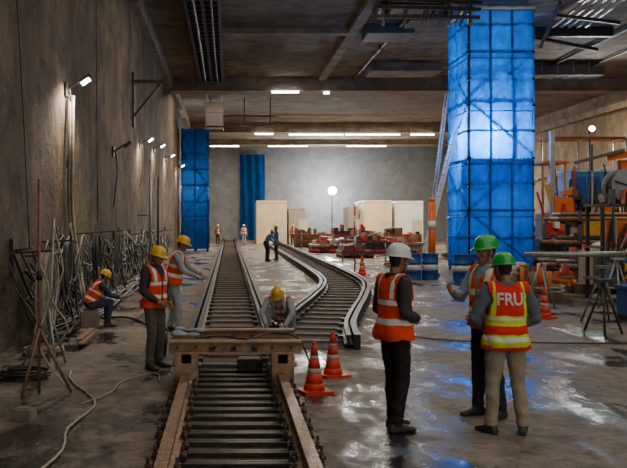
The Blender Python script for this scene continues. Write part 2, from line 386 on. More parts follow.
# ------------------------------------------------------------------ cones
def cone(x,y,h=.56):
    b=MB(); s=h/.56
    b.box((0,0,.018*s),(.34*s,.34*s,.036*s),orangecone)
    b.lathe([(r*s,z*s) for r,z in[(.125,.034),(.107,.11)]],(0,0,0),orangecone)
    def rr(z): return .12-.097*(z/.56)
    segs=[(.10,.22,orangecone),(.22,.28,conestripe),(.28,.38,orangecone),(.38,.42,conestripe),(.42,.555,orangecone)]
    for a,c,m in segs: b.lathe([(rr(a)*s,a*s),(rr(c)*s,c*s)],(0,0,0),m)
    b.lathe([(.026*s,.55*s),(.026*s,.565*s),(.014*s,.57*s)],(0,0,0),orangecone)
    b.obj('traffic_cone',(x,y,0),R(0,.8))
cone(.98,10.0,.57); cone(1.32,11.05,.56); cone(6.42,17.7,.62); cone(6.1,18.6,.6); cone(4.9,32,.7)
# ------------------------------------------------------------------ netted scaffold towers
def tower(name,x0,x1,y0,y1,h,net,lift=2.0,nx=3,lightp=None):
    b=MB()
    xs=[x0+(x1-x0)*i/nx for i in range(nx+1)]; ys=[y0,(y0+y1)/2,y1]
    for x in xs:
        for y in ys:
            if x in(x0,x1) or y in(y0,y1): b.cyl((x,y,0),(x,y,h),.045,dsteel,n=8); b.bb(x-.09,x+.09,y-.09,y+.09,0,.02,dsteel)
    z=.4;kk=0
    while z<h:
        mm_=kerbm if kk%2==0 else dsteel
        for y in(y0,y1): b.cyl((x0-.1,y,z),(x1+.1,y,z),.04,mm_,n=8)
        for x in(x0,x1): b.cyl((x,y0-.1,z),(x,y1+.1,z),.04,mm_,n=8)
        if z>1.5 and kk%4==0: b.bb(x0+.1,x1-.1,y0+.1,y0+.8,z+.05,z+.1,timber)
        z+=lift/2;kk+=1
    z=.4;k=0
    while z+lift<h:
        a,c=(x0,x1) if k%2 else(x1,x0); b.cyl((a,y0+.05,z),(c,y0+.05,z+lift),.035,gsteel,n=6)
        b.cyl((x0,y0 if k%2 else y1,z),(x0,y1 if k%2 else y0,z+lift),.035,gsteel,n=6); z+=lift;k+=1
    def sheet(p,q,nrm):
        p=V(p);q=V(q);nrm=V(nrm); zz=.15
        while zz<h-.05:
            z2=min(zz+lift+.03,h); nu=28;nv=12; vs=[];fs=[]
            for j in range(nv+1):
                for i in range(nu+1):
                    u=i/nu;w=j/nv; base=p.lerp(q,u); zc=zz+(z2-zz)*w
                    dsp=.08+.07*math.sin(math.pi*w)*(noise.noise(V((u*6,zc*.9,p.x+p.y)))+.6)*math.sin(u*math.pi*nx)**2+.02*noise.noise(V((u*25,zc*2,1)))
                    vs.append(base+nrm*dsp+V((0,0,zc)))
            for j in range(nv):
                for i in range(nu):
                    a=j*(nu+1)+i; fs.append((a,a+1,a+nu+2,a+nu+1))
            b.add(vs,fs,net,True)
            b.tube([p.lerp(q,i/8)+nrm*(.1+.02*math.sin(i))+V((0,0,z2-.02)) for i in range(9)],.022,bluep,n=5,smooth_path=1)
            zz+=lift
    sheet((x0,y0,0),(x1,y0,0),(0,-1,0)); sheet((x0,y1,0),(x0,y0,0),(-1,0,0)); sheet((x1,y0,0),(x1,y1,0),(1,0,0)); sheet((x1,y1,0),(x0,y1,0),(0,1,0))
    o=b.obj(name)
    if lightp:
        for (lx,ly,lz,p) in lightp: light('work_or_fill_light','POINT',(lx,ly,lz),p,(.95,.97,1),parent=o,radius=.2)
    return o
tower('netted_scaffold_tower',9.12,11.5,33,35.9,10.0,bluenet,2.0,3,[(9.9,33.7,5.2,950),(10.4,34.5,8.6,160),(10.4,34.5,2.4,90)])  # strong light is the work lamp; weaker ones added to brighten the net
tower('netted_scaffold_tower',-3.1,-1.45,58,60.5,8.2,bluenet2,2.0,2,[(-2.3,59.2,4.5,120)])
b=MB()
nu=30;nv=20;vs=[];fs=[]
for j in range(nv+1):
    for i in range(nu+1):
        u=i/nu;w=j/nv; vs.append((1.2+2.7*u,94.6+.12*math.sin(u*20+w*2)+.1*noise.noise(V((u*3,w*4,0))),.1+9.2*w))
for j in range(nv):
    for i in range(nu): a=j*(nu+1)+i; fs.append((a,a+1,a+nu+2,a+nu+1))
b.add(vs,fs,bluenet2,True); b.obj('hanging_tarpaulin')
def ladder(a,c,w,m,name='leaning_ladder'):
    b=MB();a=V(a);c=V(c); s=V((0,w/2,0))
    b.beam(a-s,c-s,.05,.09,m); b.beam(a+s,c+s,.05,.09,m)
    n=int((c-a).length/.3)
    for i in range(1,n): p=a.lerp(c,i/n); b.cyl(p-s,p+s,.02,m,n=6)
    b.obj(name)
ladder((7.5,34.2,.02),(8.9,34.2,5.6),.5,white); ladder((7.95,35.3,.02),(8.85,35.3,7.2),.45,gsteel)
# ------------------------------------------------------------------ site cabins
cdoor=M('cabin_door',(.5,.46,.40),(.42,.38,.33),2)
def container(x0,x1,y0,y1,h,m):
    b=MB(); cx,cy=(x0+x1)/2,(y0+y1)/2; w,dp=x1-x0,y1-y0
    b.bb(-w/2+.05,w/2-.05,-dp/2+.05,dp/2-.05,.15,h-.05,m)
    n=int(w/.25)
    for i in range(n): x=-w/2+.15+i*(w-.3)/n; b.bb(x,x+.12,-dp/2,-dp/2+.06,.25,h-.2,m)
    for z in(0.0,h-.18):
        b.bb(-w/2,w/2,-dp/2-.02,-dp/2+.08,z,z+.18,m); b.bb(-w/2,-w/2+.08,-dp/2,dp/2,z,z+.18,m)
    for x in(-w/2,w/2-.1): b.bb(x,x+.1,-dp/2-.03,-dp/2+.08,0,h,m)
    n=int(dp/.3)
    for i in range(n): y=-dp/2+.1+i*(dp-.2)/n; b.bb(-w/2-.0,-w/2+.06,y,y+.15,.25,h-.2,m)
    b.bb(w*.1,w*.1+.9,-dp/2-.05,-dp/2,.2,2.2,cdoor)
    b.obj('site_container',(cx,cy,0),bevel=.01)
container(2.5,5.25,79,84,3.9,cream); container(5.5,7.0,80,84,3.3,M('grey_panel',(.36,.33,.28),(.30,.27,.23)))
container(12.1,14.6,78,84,3.9,cream); container(14.9,17.4,78,84,3.85,white); container(11.0,11.9,80,84,3.4,M('grey_panel2',(.36,.31,.25),(.3,.26,.21)))
def stack(name,x,y,w,d,h,mats,n=14,rz=0):
    b=MB(); z=.12
    b.bb(-w/2,w/2,-d*.35,-d*.35+.1,0,.12,timber); b.bb(-w/2,w/2,d*.35-.1,d*.35,0,.12,timber)
    while z<h:
        t=R(.05,.16); m=random.choice(mats); k=max(2,int(n/3))
        for i in range(k):
            q=-w/2+w*i/k; b.bb(q+R(0,.03),q+w/k-R(.01,.04),-d/2+R(-.1,.1),d/2+R(-.1,.1),z,z+t-.01,m)
        z+=t
    for i in range(14):
        q=R(-w/2,w/2-.3); b.bb(q,q+R(.08,.35),R(-d/2,0),R(.1,d/2),z-.05,z+R(.05,.5),random.choice(mats))
    b.obj(name,(x,y,0),rz)
mm=[rust,redp,timber,dsteel,gsteel,greyh]
stack('formwork_stack',6.3,56,2.2,2.5,.5,mm); stack('formwork_stack',8.9,54.5,2.2,2.2,.7,[rust,redp,dsteel]); stack('formwork_stack',11.5,57,2.2,2.5,.6,[rust,redp,gsteel],rz=.2)
stack('timber_stack',7.0,48.5,1.8,3,.3,[timber,rust]); stack('formwork_stack',14.9,54,2.2,2.6,1.0,mm); stack('timber_stack',9.9,61,3,2,.9,[timber,dsteel,cream]); stack('formwork_stack',17.6,58,3,3,1.5,mm)
stack('timber_stack',6.4,68,2.5,2,1.0,[timber,rust,greyh]); stack('formwork_stack',9.8,70,3,2,1.2,[dsteel,redp,rust]); stack('timber_stack',13.4,68,3,2,.9,[timber,rust,dsteel])
def barrier(x,y,L,m1,m2):
    b=MB()
    for z in(.45,.95): b.bb(-L/2,L/2,-.03,.03,z,z+.12,m1)
    k=int(L/.4)
    for i in range(1,k,2): q=-L/2+L*i/k; b.bb(q,q+.2,-.035,.035,.95,1.07,m2)
    for q in(-L/2+.1,L/2-.1): b.cyl((q,0,0),(q,0,1.15),.03,gsteel,n=8); b.bb(q-.03,q+.03,-.3,.3,0,.04,gsteel)
    b.obj('safety_barrier',(x,y,0),R(-.1,.1))
for x,y in((6.4,64),(12.4,64),(6.6,42.5)): barrier(x,y,2.3,redp,timber)
b=MB(); b.cyl((0,0,0),(0,0,2.7),.13,orangep,n=16); b.cyl((0,0,2.7),(0,0,2.85),.13,orangep,r2=.05,n=16); b.cyl((0,0,1.7),(0,0,2.0),.135,reflw,n=16); b.cyl((0,0,0),(0,0,.1),.28,dsteel,n=16); b.obj('barrier_post',(7.35,31.5,0))
b=MB(); b.cyl((0,0,0),(0,0,2.6),.03,redp,n=8); b.cyl((0,0,1.0),(0,0,1.4),.032,white,n=8); b.cyl((0,0,1.8),(0,0,2.2),.032,white,n=8); b.bb(-.15,.15,-.15,.15,0,.04,dsteel); b.obj('marker_pole',(4.8,33.2,0))
def drum(x,y,m=bluep):
    b=MB(); pr=[(.27,0),(.29,.015),(.285,.03),(.28,.05),(.28,.28),(.295,.295),(.28,.31),(.28,.57),(.295,.585),(.28,.60),(.28,.86),(.29,.875),(.29,.89),(.27,.89),(.265,.87),(.02,.87)]
    b.lathe(pr,(0,0,0),m,24); b.lathe([(.281,.34),(.285,.345),(.285,.50),(.281,.505)],(0,0,0),white,24); b.cyl((.15,0,.87),(.15,0,.895),.04,dsteel)
    b.obj('oil_drum',(x,y,0))
drum(6.25,29.6);drum(6.88,29.8);drum(7.75,29.0);drum(8.38,29.2)
b=MB(); b.bb(-.7,.7,-.5,.5,.12,.17,timber)
for y in(-.45,0,.45): b.bb(-.7,.7,y-.05,y+.05,0,.12,timber)
for i in range(5): b.ell((R(-.45,.45),R(-.2,.2),.28+R(0,.15)),(.3,.2,.13),conestripe,n=12,h=6)
b.obj('pallet_of_sacks',(10.0,31.0,0))
# ------------------------------------------------------------------ right hand machinery
b=MB()
for y in(-1.3,1.3):
    pts=[]
    for k in range(28):
        a=2*math.pi*k/28; cx=1.5 if math.cos(a)>0 else -1.5; pts.append((cx+.42*math.cos(a),.45+.42*math.sin(a)))
    for k in range(28):
        p=pts[k];q=pts[(k+1)%28]; b.beam((p[0],y,p[1]),(q[0],y,q[1]),.5,.07,dsteel,up=(0,1,0))
    for x in(-1.5,-.75,0,.75,1.5): b.cyl((x,y-.2,.45),(x,y+.2,.45),.32,greyh,n=16)
b.bb(-2,2,-1,1,.75,1.2,greyh); b.bb(-2.0,2.6,-1.4,1.4,1.2,1.35,dsteel)
b.bb(-.9,.9,-1.3,1.2,2.3,3.9,blueb); b.bb(-.92,.92,-1.33,-1.3,2.4,2.5,dsteel)
b.bb(-1.4,1.8,-1.2,1.2,1.35,2.3,greyh)
for x in(-.8,-.25,.3): b.bb(x,x+.45,-1.34,-1.3,2.65,3.7,bluep)
b.bb(-.85,.85,-1.2,1.1,3.9,4.0,white)
b.bb(-2.0,-.95,-1.2,0,2.0,2.1,yellowp)
for x,y in((-1.95,-1.2),(-1.1,-1.2),(-1.95,0),(-1.1,0)): b.cyl((x,y,1.35),(x,y,4.2),.045,yellowp,n=8)
b.bb(-2.05,-1.0,-1.4,.2,4.2,4.3,orangep)
b.beam((-1.7,-1.55,1.2),(-1.75,-1.6,5.4),.16,.2,gsteel); b.beam((-1.45,-1.6,1.5),(-1.95,-1.6,3.4),.12,.14,yellowp)
b.beam((.9,-1.1,4.1),(4.2,-1.3,4.5),.28,.4,orangep); b.beam((.4,-1.4,4.4),(3.8,-1.6,5.0),.14,.25,orangep); b.beam((1.5,-.4,2.2),(4.5,-1.3,3.0),.25,.25,greyh)
b.beam((.9,-1.6,3.4),(2.8,-1.7,4.3),.2,.24,redp); b.beam((-.9,-1.6,4.2),(1.0,-1.6,4.7),.1,.12,greyh); b.cyl((-.2,-1.5,3.9),(-.2,-1.5,4.9),.04,dsteel)
b.bb(-1.7,-1.0,-1.75,-1.4,2.2,2.9,orangep); b.bb(-2.0,-1.2,-1.7,-1.4,1.4,1.9,redp); b.bb(-.6,.5,-1.8,-1.4,1.4,2.0,yellowp)
b.cyl((1.3,-1.5,2.0),(1.3,-1.5,5.3),.06,white); b.cyl((1.9,-1.7,1.2),(1.9,-1.7,5.4),.08,gsteel); b.bb(1.1,2.3,-1.75,-1.5,2.4,3.4,white); b.bb(1.2,1.6,-1.78,-1.75,2.6,3.2,dsteel)
for i in range(44):
    x=R(-1.9,2.6); b.tube([(x,-1.4,R(2,4.4)),(x+R(-.4,.4),-1.6,R(1.2,2.4)),(x+R(-.6,.6),-1.55,R(1.2,3.2))],R(.02,.045),random.choice([black,greyh,beige,redp,black,dsteel]))
for i in range(70):
    x=R(-1.9,2.6); z=R(1.2,3.0); b.bb(x,x+R(.08,.4),-1.55-R(0,.3),-1.3,z,z+R(.06,.4),random.choice([greyh,white,redp,dsteel,orangep,gsteel,yellowp,dsteel,rust]))
for x in [-2.0+.5*i for i in range(10)]: b.cyl((x,-1.4,1.35),(x,-1.4,2.3),.02,yellowp,n=6)
b.cyl((-2.0,-1.4,2.3),(2.6,-1.4,2.3),.022,yellowp,n=6)
b.obj('drilling_rig',(14.0,34.6,0),bevel=.01)
b=MB()
for x in(-2.2,0,2.2):
    for y in(-.5,.5): b.bb(x-.05,x+.05,y-.05,y+.05,0,2.3,greyh)
    for z in(.5,1.2,1.9): b.bb(x-.05,x+.05,-.55,.55,z,z+.08,greyh)
for z in(.58,1.28,1.98):
    for k in range(6): b.cyl((-2.8+R(-.3,.2),-.42+k*.165,z+.07),(2.9+R(-.3,.3),-.42+k*.165,z+.07),.07,random.choice([gsteel,greyh,rust,rust,beige]),n=10)
for z in(.72,1.42,2.12):
    for k in range(4): b.cyl((-2.6+R(-.3,.2),-.3+k*.165,z+.07),(2.9+R(-.3,.3),-.3+k*.165,z+.07),.06,random.choice([gsteel,greyh,rust]),n=10)
b.obj('pipe_rack',(12.6,26.3,0))
b=MB()
fl=M('reel_flange',(.42,.44,.46),(.28,.29,.30),4,.5)
for y in(-.3,.3):
    b.cyl((0,y-.02,2.85),(0,y+.02,2.85),.45,fl,n=32,smooth=False)
    for k in range(5): a=k*math.pi*.4+.3; b.beam((0,y*1.1,2.85),(.42*math.cos(a),y*1.1,2.85+.42*math.sin(a)),.06,.03,dsteel)
b.cyl((0,-.3,2.85),(0,.3,2.85),.36,black,n=20)
for x in(-.75,.75):
    for y in(-.45,.45): b.bb(x-.04,x+.04,y-.04,y+.04,0,2.4,dsteel)
for z in(.5,1.3,2.35): b.bb(-.85,1.3,-.5,.5,z,z+.06,greyh)
for s in(-.45,.45): b.beam((-.2,s,2.4),(0,s,2.9),.06,.06,yellowp); b.beam((.2,s,2.4),(0,s,2.9),.06,.06,yellowp)
b.bb(-.65,-.15,-.5,-.1,1.36,2.0,orangep); b.bb(.0,.6,-.5,.2,1.36,1.9,white); b.bb(-.6,.4,-.5,.1,.56,1.1,blueb); b.cyl((.3,-.2,1.9),(.3,-.2,2.3),.1,redp); b.bb(.6,1.2,-.4,.3,2.41,3.0,white); b.cyl((.8,-.4,3.0),(.8,-.4,3.9),.04,gsteel)
for i in range(26): x=R(-.8,.9); b.tube([(x,-.55,R(1.6,2.6)),(x+R(-.3,.3),-.65,R(.6,1.3)),(x+R(-.5,.5),-.6,R(.8,2.2))],R(.015,.03),random.choice([black,beige,redp,greyh,dsteel]))
for i in range(22): x=R(-.8,.9);z=random.choice([.56,1.36,2.41]); b.bb(x,x+R(.06,.25),-.6,-.45,z,z+R(.08,.4),random.choice([greyh,white,redp,dsteel,orangep,yellowp]))
b.obj('grout_pump_stand',(10.0,22,0),bevel=.008)
def tripod(name,x,y,h,sp,m,head=True,a0=20):
    b=MB()
    for k in range(3):
        a=math.radians(a0+120*k); b.cyl((.04*math.cos(a),.04*math.sin(a),h*.95),(sp*math.cos(a),sp*math.sin(a),.012),.022,m,n=8)
        a2=math.radians(a0+120*(k+1)); b.cyl((sp*.55*math.cos(a),sp*.55*math.sin(a),h*.45),(sp*.55*math.cos(a2),sp*.55*math.sin(a2),h*.45),.012,m,n=6)
    if head: b.cyl((0,0,h*.9),(0,0,h+.06),.03,m); b.box((0,0,h+.08),(.26,.2,.06),m)
    b.obj(name,(x,y,0))
tripod('pipe_stand',6.5,15.1,.86,.36,black,True,10); tripod('pipe_stand',7.3,17.0,1.0,.4,greyh,True,50); tripod('pipe_stand',7.0,19.45,1.06,.42,gsteel,True,30);tripod('pipe_stand',8.7,19.5,1.06,.42,gsteel,True,15)
b=MB(); b.cyl((-1.3,0,1.23),(1.9,.1,1.25),.06,gsteel); b.cyl((-1.1,.14,1.23),(2.2,.2,1.25),.05,rust); b.obj('steel_pipe_pair',(7.9,19.4,0))
b=MB(); b.bb(-.5,.5,-.4,.4,.1,.62,bluep); b.bb(-.54,.54,-.44,.44,.62,.7,bluep)
for x in(-.5,-.17,.15,.46): b.bb(x-.03,x+.03,-.43,-.4,.1,.62,bluep)
for x in(-.4,.4): b.bb(x-.08,x+.08,-.4,.4,0,.1,dsteel)
b.obj('storage_crate',(8.35,17.2,0),.1,bevel=.01)
b=MB(); b.bb(-.9,.9,-.5,.5,.15,1.15,M('genset_paint',(.40,.35,.27),(.30,.26,.2))); b.bb(-.95,.95,-.55,.55,0,.15,dsteel)
for k in range(8): b.bb(-.75+k*.1,-.7+k*.1,-.52,-.5,.4,.95,dsteel)
b.bb(.2,.7,-.52,-.5,.6,1.0,black); b.cyl((.6,0,1.15),(.6,0,1.45),.05,dsteel); b.ell((-.4,0,1.2),(.4,.3,.22),white,n=14,h=7)
b.obj('generator',(10.9,24.4,0),bevel=.02)
def toolpile(name,x,y,w,d,n,hmax):
    b=MB()
    b.bb(-w/2,w/2,-d/2,d/2,0,.08,timber)
    for i in range(n):
        px,py=R(-w/2,w/2),R(-d/2,d/2); h=R(.1,hmax); t=random.randint(0,3); m=random.choice([greyh,gsteel,rust,white,redp,dsteel,bluep,timber,yellowp,orangep,redp,orangep])
        if t==0: b.bb(px,px+R(.15,.45),py,py+R(.15,.4),.06,.06+h,m)
        elif t==1: b.cyl((px,py,.05),(px,py,h+.1),R(.04,.12),m,n=12)
        elif t==2: b.beam((px,py,.1+h*.5),(px+R(-.5,.5),py+R(-.3,.3),h*.4+.1),.06,.06,m)
        else: b.tube([(px+.25*math.cos(a*.9),py+.25*math.sin(a*.9),.1+.015*a) for a in range(16)],.025,random.choice([black,beige,redp]))
    b.obj(name,(x,y,0))
toolpile('tool_pile',8.3,23.0,1.6,1.3,34,.9); toolpile('tool_pile',12.5,29.4,2.2,1.4,50,1.6); toolpile('tool_pile',11.2,19.9,1.2,1.2,26,.8); toolpile('tool_pile',15.9,29.4,2.0,1.4,30,1.8)
toolpile('tool_pile',8.0,38.5,2.0,1.6,30,.9); toolpile('tool_pile',17.6,48.5,2.4,2.4,40,2.2); toolpile('tool_pile',19.6,38.5,2.5,2.5,30,2.2); toolpile('tool_pile',12.4,46,2.4,1.8,34,1.6)
toolpile('tool_pile',13.0,39.2,2.0,1.6,34,1.8); toolpile('tool_pile',9.0,26.6,1.2,1,18,.6)
b=MB()
for x in(0,1.8,3.6,5.4):
    for y in(0,1.4): b.cyl((x,y,0),(x,y,6.2),.04,gsteel,n=6)
for z in(.3,2.2,4.1,6.0):
    for y in(0,1.4): b.cyl((-.2,y,z),(5.6,y,z),.035,random.choice([gsteel,orangep]),n=6)
    for x in(0,1.8,3.6,5.4): b.cyl((x,-.1,z),(x,1.5,z),.035,gsteel,n=6)
    if z>1: b.bb(-.1,5.5,.1,1.3,z+.04,z+.09,timber)
for i in range(3): b.cyl((1.8*i,0,2.2),(1.8*i+1.8,0,4.1),.03,gsteel,n=6)
b.obj('access_scaffold',(15.6,42,0))
# ------------------------------------------------------------------ left wall clutter
b=MB()
hm=[black,black,greyh,black,greyh,beige,dsteel,dsteel]
for i in range(24):
    y=R(12.8,17); x=XL+R(.06,.3); pts=[]; zb=R(.7,1.6)
    while y<R(34,52):
        pts.append((x,y,zb+R(-.25,.25))); st=R(1.4,4.0); pts.append((x+R(0,.15),y+st/2,max(.05,zb-R(.15,.9)))); y+=st
    if len(pts)>2: b.tube(pts,R(.012,.026),random.choice(hm),n=5,smooth_path=4)
for k in range(9):
    y=13.5+4*k; b.bb(XL+.001,XL+.06,y-.03,y+.03,1.1,1.7,dsteel); b.cyl((XL+.01,y,1.5),(XL+.35,y,1.56),.018,dsteel,n=6)
for i in range(14):
    y=R(13,30); z=R(1.0,2.2); x=XL+R(.1,.35)
    b.tube([(x,y,z),(x+R(0,.1),y+R(-.2,.2),z*.6),(x+R(.05,.3),y+R(-.3,.3),.1),(x+R(.2,.6),y+R(-.9,.9),.035)],R(.012,.024),random.choice(hm),n=5,smooth_path=4)
for i in range(18):
    y=R(14,18); x=XL+R(.15,.7); pts=[]
    while y<R(30,45): pts.append((x+R(-.15,.15),y,.035+R(0,.08))); y+=R(1.2,2.5)
    if len(pts)>2: b.tube(pts,R(.014,.03),random.choice(hm),n=5,smooth_path=4)
b.obj('cable_bundle')
def coil(name,x,y,z,r,m,n=6):
    b=MB()
    for k in range(n):
        rr=r+R(-.05,.07); st=R(1.3,2.0); off=R(-.04,.04)
        b.tube([(off+.02*k, rr*math.sin(a*math.pi/6), -rr*st+rr*st*math.cos(a*math.pi/6)) for a in range(13)],.019,m,n=6)
    b.beam((-.4,0,.0),(.2,0,.03),.03,.03,dsteel)
    b.obj(name,(x,y,z))
def floor_coil(x,y,r,m,n=6):
    b=MB(); pts=[]
    for a in range(n*10): t=a*2*math.pi/10; rr=r*(1+.12*math.sin(a*.37)); pts.append((rr*math.cos(t)+.02*math.sin(a),rr*math.sin(t),.02+a*.0022))
    b.tube(pts,.016,m,n=6,smooth_path=2); b.obj('hose_coil',(x,y,0))
coil('hose_coil',XL+.6,13.0,1.5,.30,beige,9); coil('hose_coil',XL+.45,14.2,1.4,.24,beige,6); coil('hose_coil',XL+.45,15.6,1.6,.24,greyh,6); coil('hose_coil',XL+.45,19,1.7,.25,black,6); coil('hose_coil',XL+.45,22.5,1.7,.25,greyh,5)
floor_coil(-2.55,10.8,.28,black,5); floor_coil(-2.75,12.9,.25,beige,5)
b=MB()
for k in range(4):
    x=XL+.06+.03*k; b.tube([(x,18.1+.04*k,4.6),(x+.04,17.9,3.4+R(-.1,.1)),(x,18.1,2.2),(x+.15,18,1.2),(x+.35,17.6,.4)],.02,beige if k%2 else greyh,n=6)
b.tube([(XL+.03,12.8,9),(XL+.05,13.6,6),(XL+.05,14.2,3.6),(XL+.1,14.4,1.5)],.012,black,n=5); b.tube([(XL+.03,22,9),(XL+.05,22,6),(XL+.05,22.2,2)],.015,black,n=5)
b.obj('wall_cable')
b=MB(); b.cyl((0,0,0),(0,0,4.2),.05,gsteel); b.cyl((.25,.3,0),(.25,.3,3.6),.035,dsteel); b.bb(-.15,.15,-.15,.15,0,.03,dsteel); b.bb(.15,.35,.2,.4,0,.03,dsteel); b.beam((-.1,0,2.2),(-.5,.4,2.2),.03,.03,dsteel)
b.obj('standpipe',(XL+.6,31,0))
b=MB(); b.cyl((0,0,.0),(0,0,2.45),.018,rust,n=8)
for a in(10,130,250): a=math.radians(a); b.cyl((0,0,.75),(.36*math.cos(a),.36*math.sin(a),.01),.018,rust,n=8)
b.cyl((.0,0,1.3),(.0,0,1.4),.035,dsteel); b.tube([(0,0,1.5),(.1,.1,1.1),(-.08,.12,.7),(.1,.1,.3),(.3,.2,.02)],.012,beige)
b.obj('survey_stand',(-2.16,9.9,0))
b=MB(); b.cyl((0,0,0),(0.05,.1,2.0),.02,gsteel,n=8)
for a in(60,180,300): a=math.radians(a); b.cyl((0,0,.8),(.35*math.cos(a),.35*math.sin(a),.01),.016,gsteel,n=8)
b.tube([(.05,.1,1.9),(.2,0,1.3),(.05,0,.9),(.25,.1,.5),(-.1,.2,.1)],.014,beige); b.obj('survey_stand',(-2.45,11.8,0))
def block(x,y,s,rz,z=0,m=conc,name='concrete_block'):
    b=MB(); b.bb(-s[0]/2,s[0]/2,-s[1]/2,s[1]/2,0,s[2],m); b.bb(-s[0]*.3,s[0]*.3,-s[1]*.3,s[1]*.3,s[2],s[2]+.012,m)
    b.obj(name,(x,y,z),rz,bevel=.02)
block(-2.38,8.9,(.42,.3,.2),.5); block(-2.02,8.6,(.2,.14,.12),-.3); block(-2.95,9.9,(.4,.3,.16),.2)
b=MB()
for k in range(4): b.box((R(-.06,.06),R(-.2,.2),.02+k*.03),(.10,R(1.0,1.5),.025),timber,Matrix.Rotation(R(-.08,.08),3,'Z'))
b.obj('plank_pile',(-2.35,14.2,0))
b=MB(); b.tube([(-1.62,5.5,.02),(-1.5,6.6,.02),(-1.42,7.4,.02),(-1.52,8.2,.02),(-1.42,9.2,.02),(-1.62,9.9,.02),(-1.8,10.3,.02),(-2.0,10.9,.02),(-2.05,11.3,.02)],.014,beige)
b.tube([(-1.58,9.3,.02),(-1.35,9.9,.02),(-1.3,10.6,.02),(-.95,11.2,.02),(-.85,10.6,.02)],.008,beige)
b.tube([(-2.6,17.6,.02),(-2.2,17.8,.02),(-1.8,17.2,.02),(-1.5,16.2,.02)],.02,black)
b.tube([(2.6,16,.02),(3.4,14.4,.02),(5,14.0,.02),(6.6,14.0,.02),(7.4,14.8,.02)],.012,black)
b.obj('floor_hose')
b=MB(); b.cyl((0,0,0),(0,0,.34),.13,dsteel,r2=.16,n=18); b.tube([(-.16,0,.33),(-.1,0,.48),(.1,0,.48),(.16,0,.33)],.008,gsteel); b.obj('bucket',(-1.05,12.8,0))
# ------------------------------------------------------------------ people
skin=M('skin',(.36,.19,.115),(.30,.155,.09),12,.5,0,.1,60)
hair=M('hair',(.012,.01,.009),(.02,.017,.015),40,.5,0,.4,120)
lips=M('lips',(.28,.10,.08),(.25,.09,.07),20,.45)
eyew=M('eye_white',(.75,.73,.7),(.7,.68,.65),20,.25); iris=M('iris',(.02,.012,.01),(.015,.01,.01),20,.2)
shoe=M('shoe_leather',(.03,.027,.025),(.055,.048,.042),14,.45,0,.2,40); brownshoe=M('shoe_brown',(.09,.06,.04),(.06,.045,.035),14,.5,0,.2,40)
def cloth(n,c,k=.78,b=.45): return M(n,c,tuple(x*k for x in c),7,.9,0,b,14,(1,1,.6))
c_black=cloth('trouser_black',(.016,.015,.017)); c_khaki=cloth('trouser_khaki',(.40,.33,.23)); c_dark=cloth('trouser_dark',(.03,.03,.04)); c_olive=cloth('trouser_olive',(.13,.11,.085))
c_shirtA=cloth('shirt_dark_check',(.05,.045,.045)); c_shirtB=cloth('shirt_slate',(.13,.15,.19)); c_shirtC=cloth('shirt_light_blue',(.36,.45,.56)); c_work=cloth('work_uniform_grey',(.40,.42,.43)); c_navy=cloth('shirt_navy',(.05,.06,.10))
v_orange=cloth('vest_orange',(.95,.065,.012),.85,.3); v_red=cloth('vest_red',(.80,.028,.015),.85,.3); v_lime=cloth('vest_lime',(.72,.85,.05),.9,.3); v_silver=M('reflective_tape',(.88,.88,.85),(.75,.75,.72),30,.3,0)
v_pale=cloth('vest_pale_trim',(.85,.55,.25),.9,.3)
h_white=M('helmet_white',(.75,.75,.73),(.68,.68,.66),6,.3,coat=.4); h_green=M('helmet_green',(.015,.42,.06),(.015,.36,.05),6,.28,coat=.4); h_yellow=M('helmet_yellow',(.90,.50,.01),(.8,.44,.01),6,.28,coat=.4)
def remesh(mb,vox,sm):
    me=mb.mesh('tmp'); o=bpy.data.objects.new('tmp',me); COL.objects.link(o)
    r=o.modifiers.new('r','REMESH'); r.mode='VOXEL'; r.voxel_size=vox
    s=o.modifiers.new('s','SMOOTH'); s.factor=.5; s.iterations=sm
    bpy.context.view_layer.update()
    dg=bpy.context.evaluated_depsgraph_get(); m2=bpy.data.meshes.new_from_object(o.evaluated_get(dg))
    bpy.data.objects.remove(o)
    m2.materials.clear(); m2.polygons.foreach_set('use_smooth',[True]*len(m2.polygons)); return m2
def coords(me):
    a=np.empty(len(me.vertices)*3); me.vertices.foreach_get('co',a); return a.reshape(-1,3)
def normals(me):
    a=np.empty(len(me.vertices)*3); me.vertices.foreach_get('normal',a); return a.reshape(-1,3)
def centers(me):
    a=np.empty(len(me.polygons)*3); me.polygons.foreach_get('center',a); return a.reshape(-1,3)
def segdist(P,a,b):
    a=np.array(a);b=np.array(b);d=b-a;L=max(d@d,1e-9); t=np.clip((P-a)@d/L,0,1); return np.linalg.norm(P-(a+t[:,None]*d),axis=1),t
DEF=dict(P=(0,0,.95),C=(0,.01,1.27),N=(0,-.01,1.47),H=(0,.02,1.62),SR=(.19,-.01,1.405),SL=(-.19,-.01,1.405),ER=(.245,-.03,1.12),EL=(-.245,-.03,1.12),WR=(.25,.06,.87),WL=(-.25,.06,.87),
 HR=(.09,0,.92),HL=(-.09,0,.92),KR=(.11,.02,.50),KL=(-.11,.02,.50),AR=(.12,-.02,.09),AL=(-.12,-.02,.09),tR=8,tL=-8,hyaw=0,hpitch=0,pR=(-1,0,0),pL=(1,0,0),hR=None,hL=None,curl=.35)
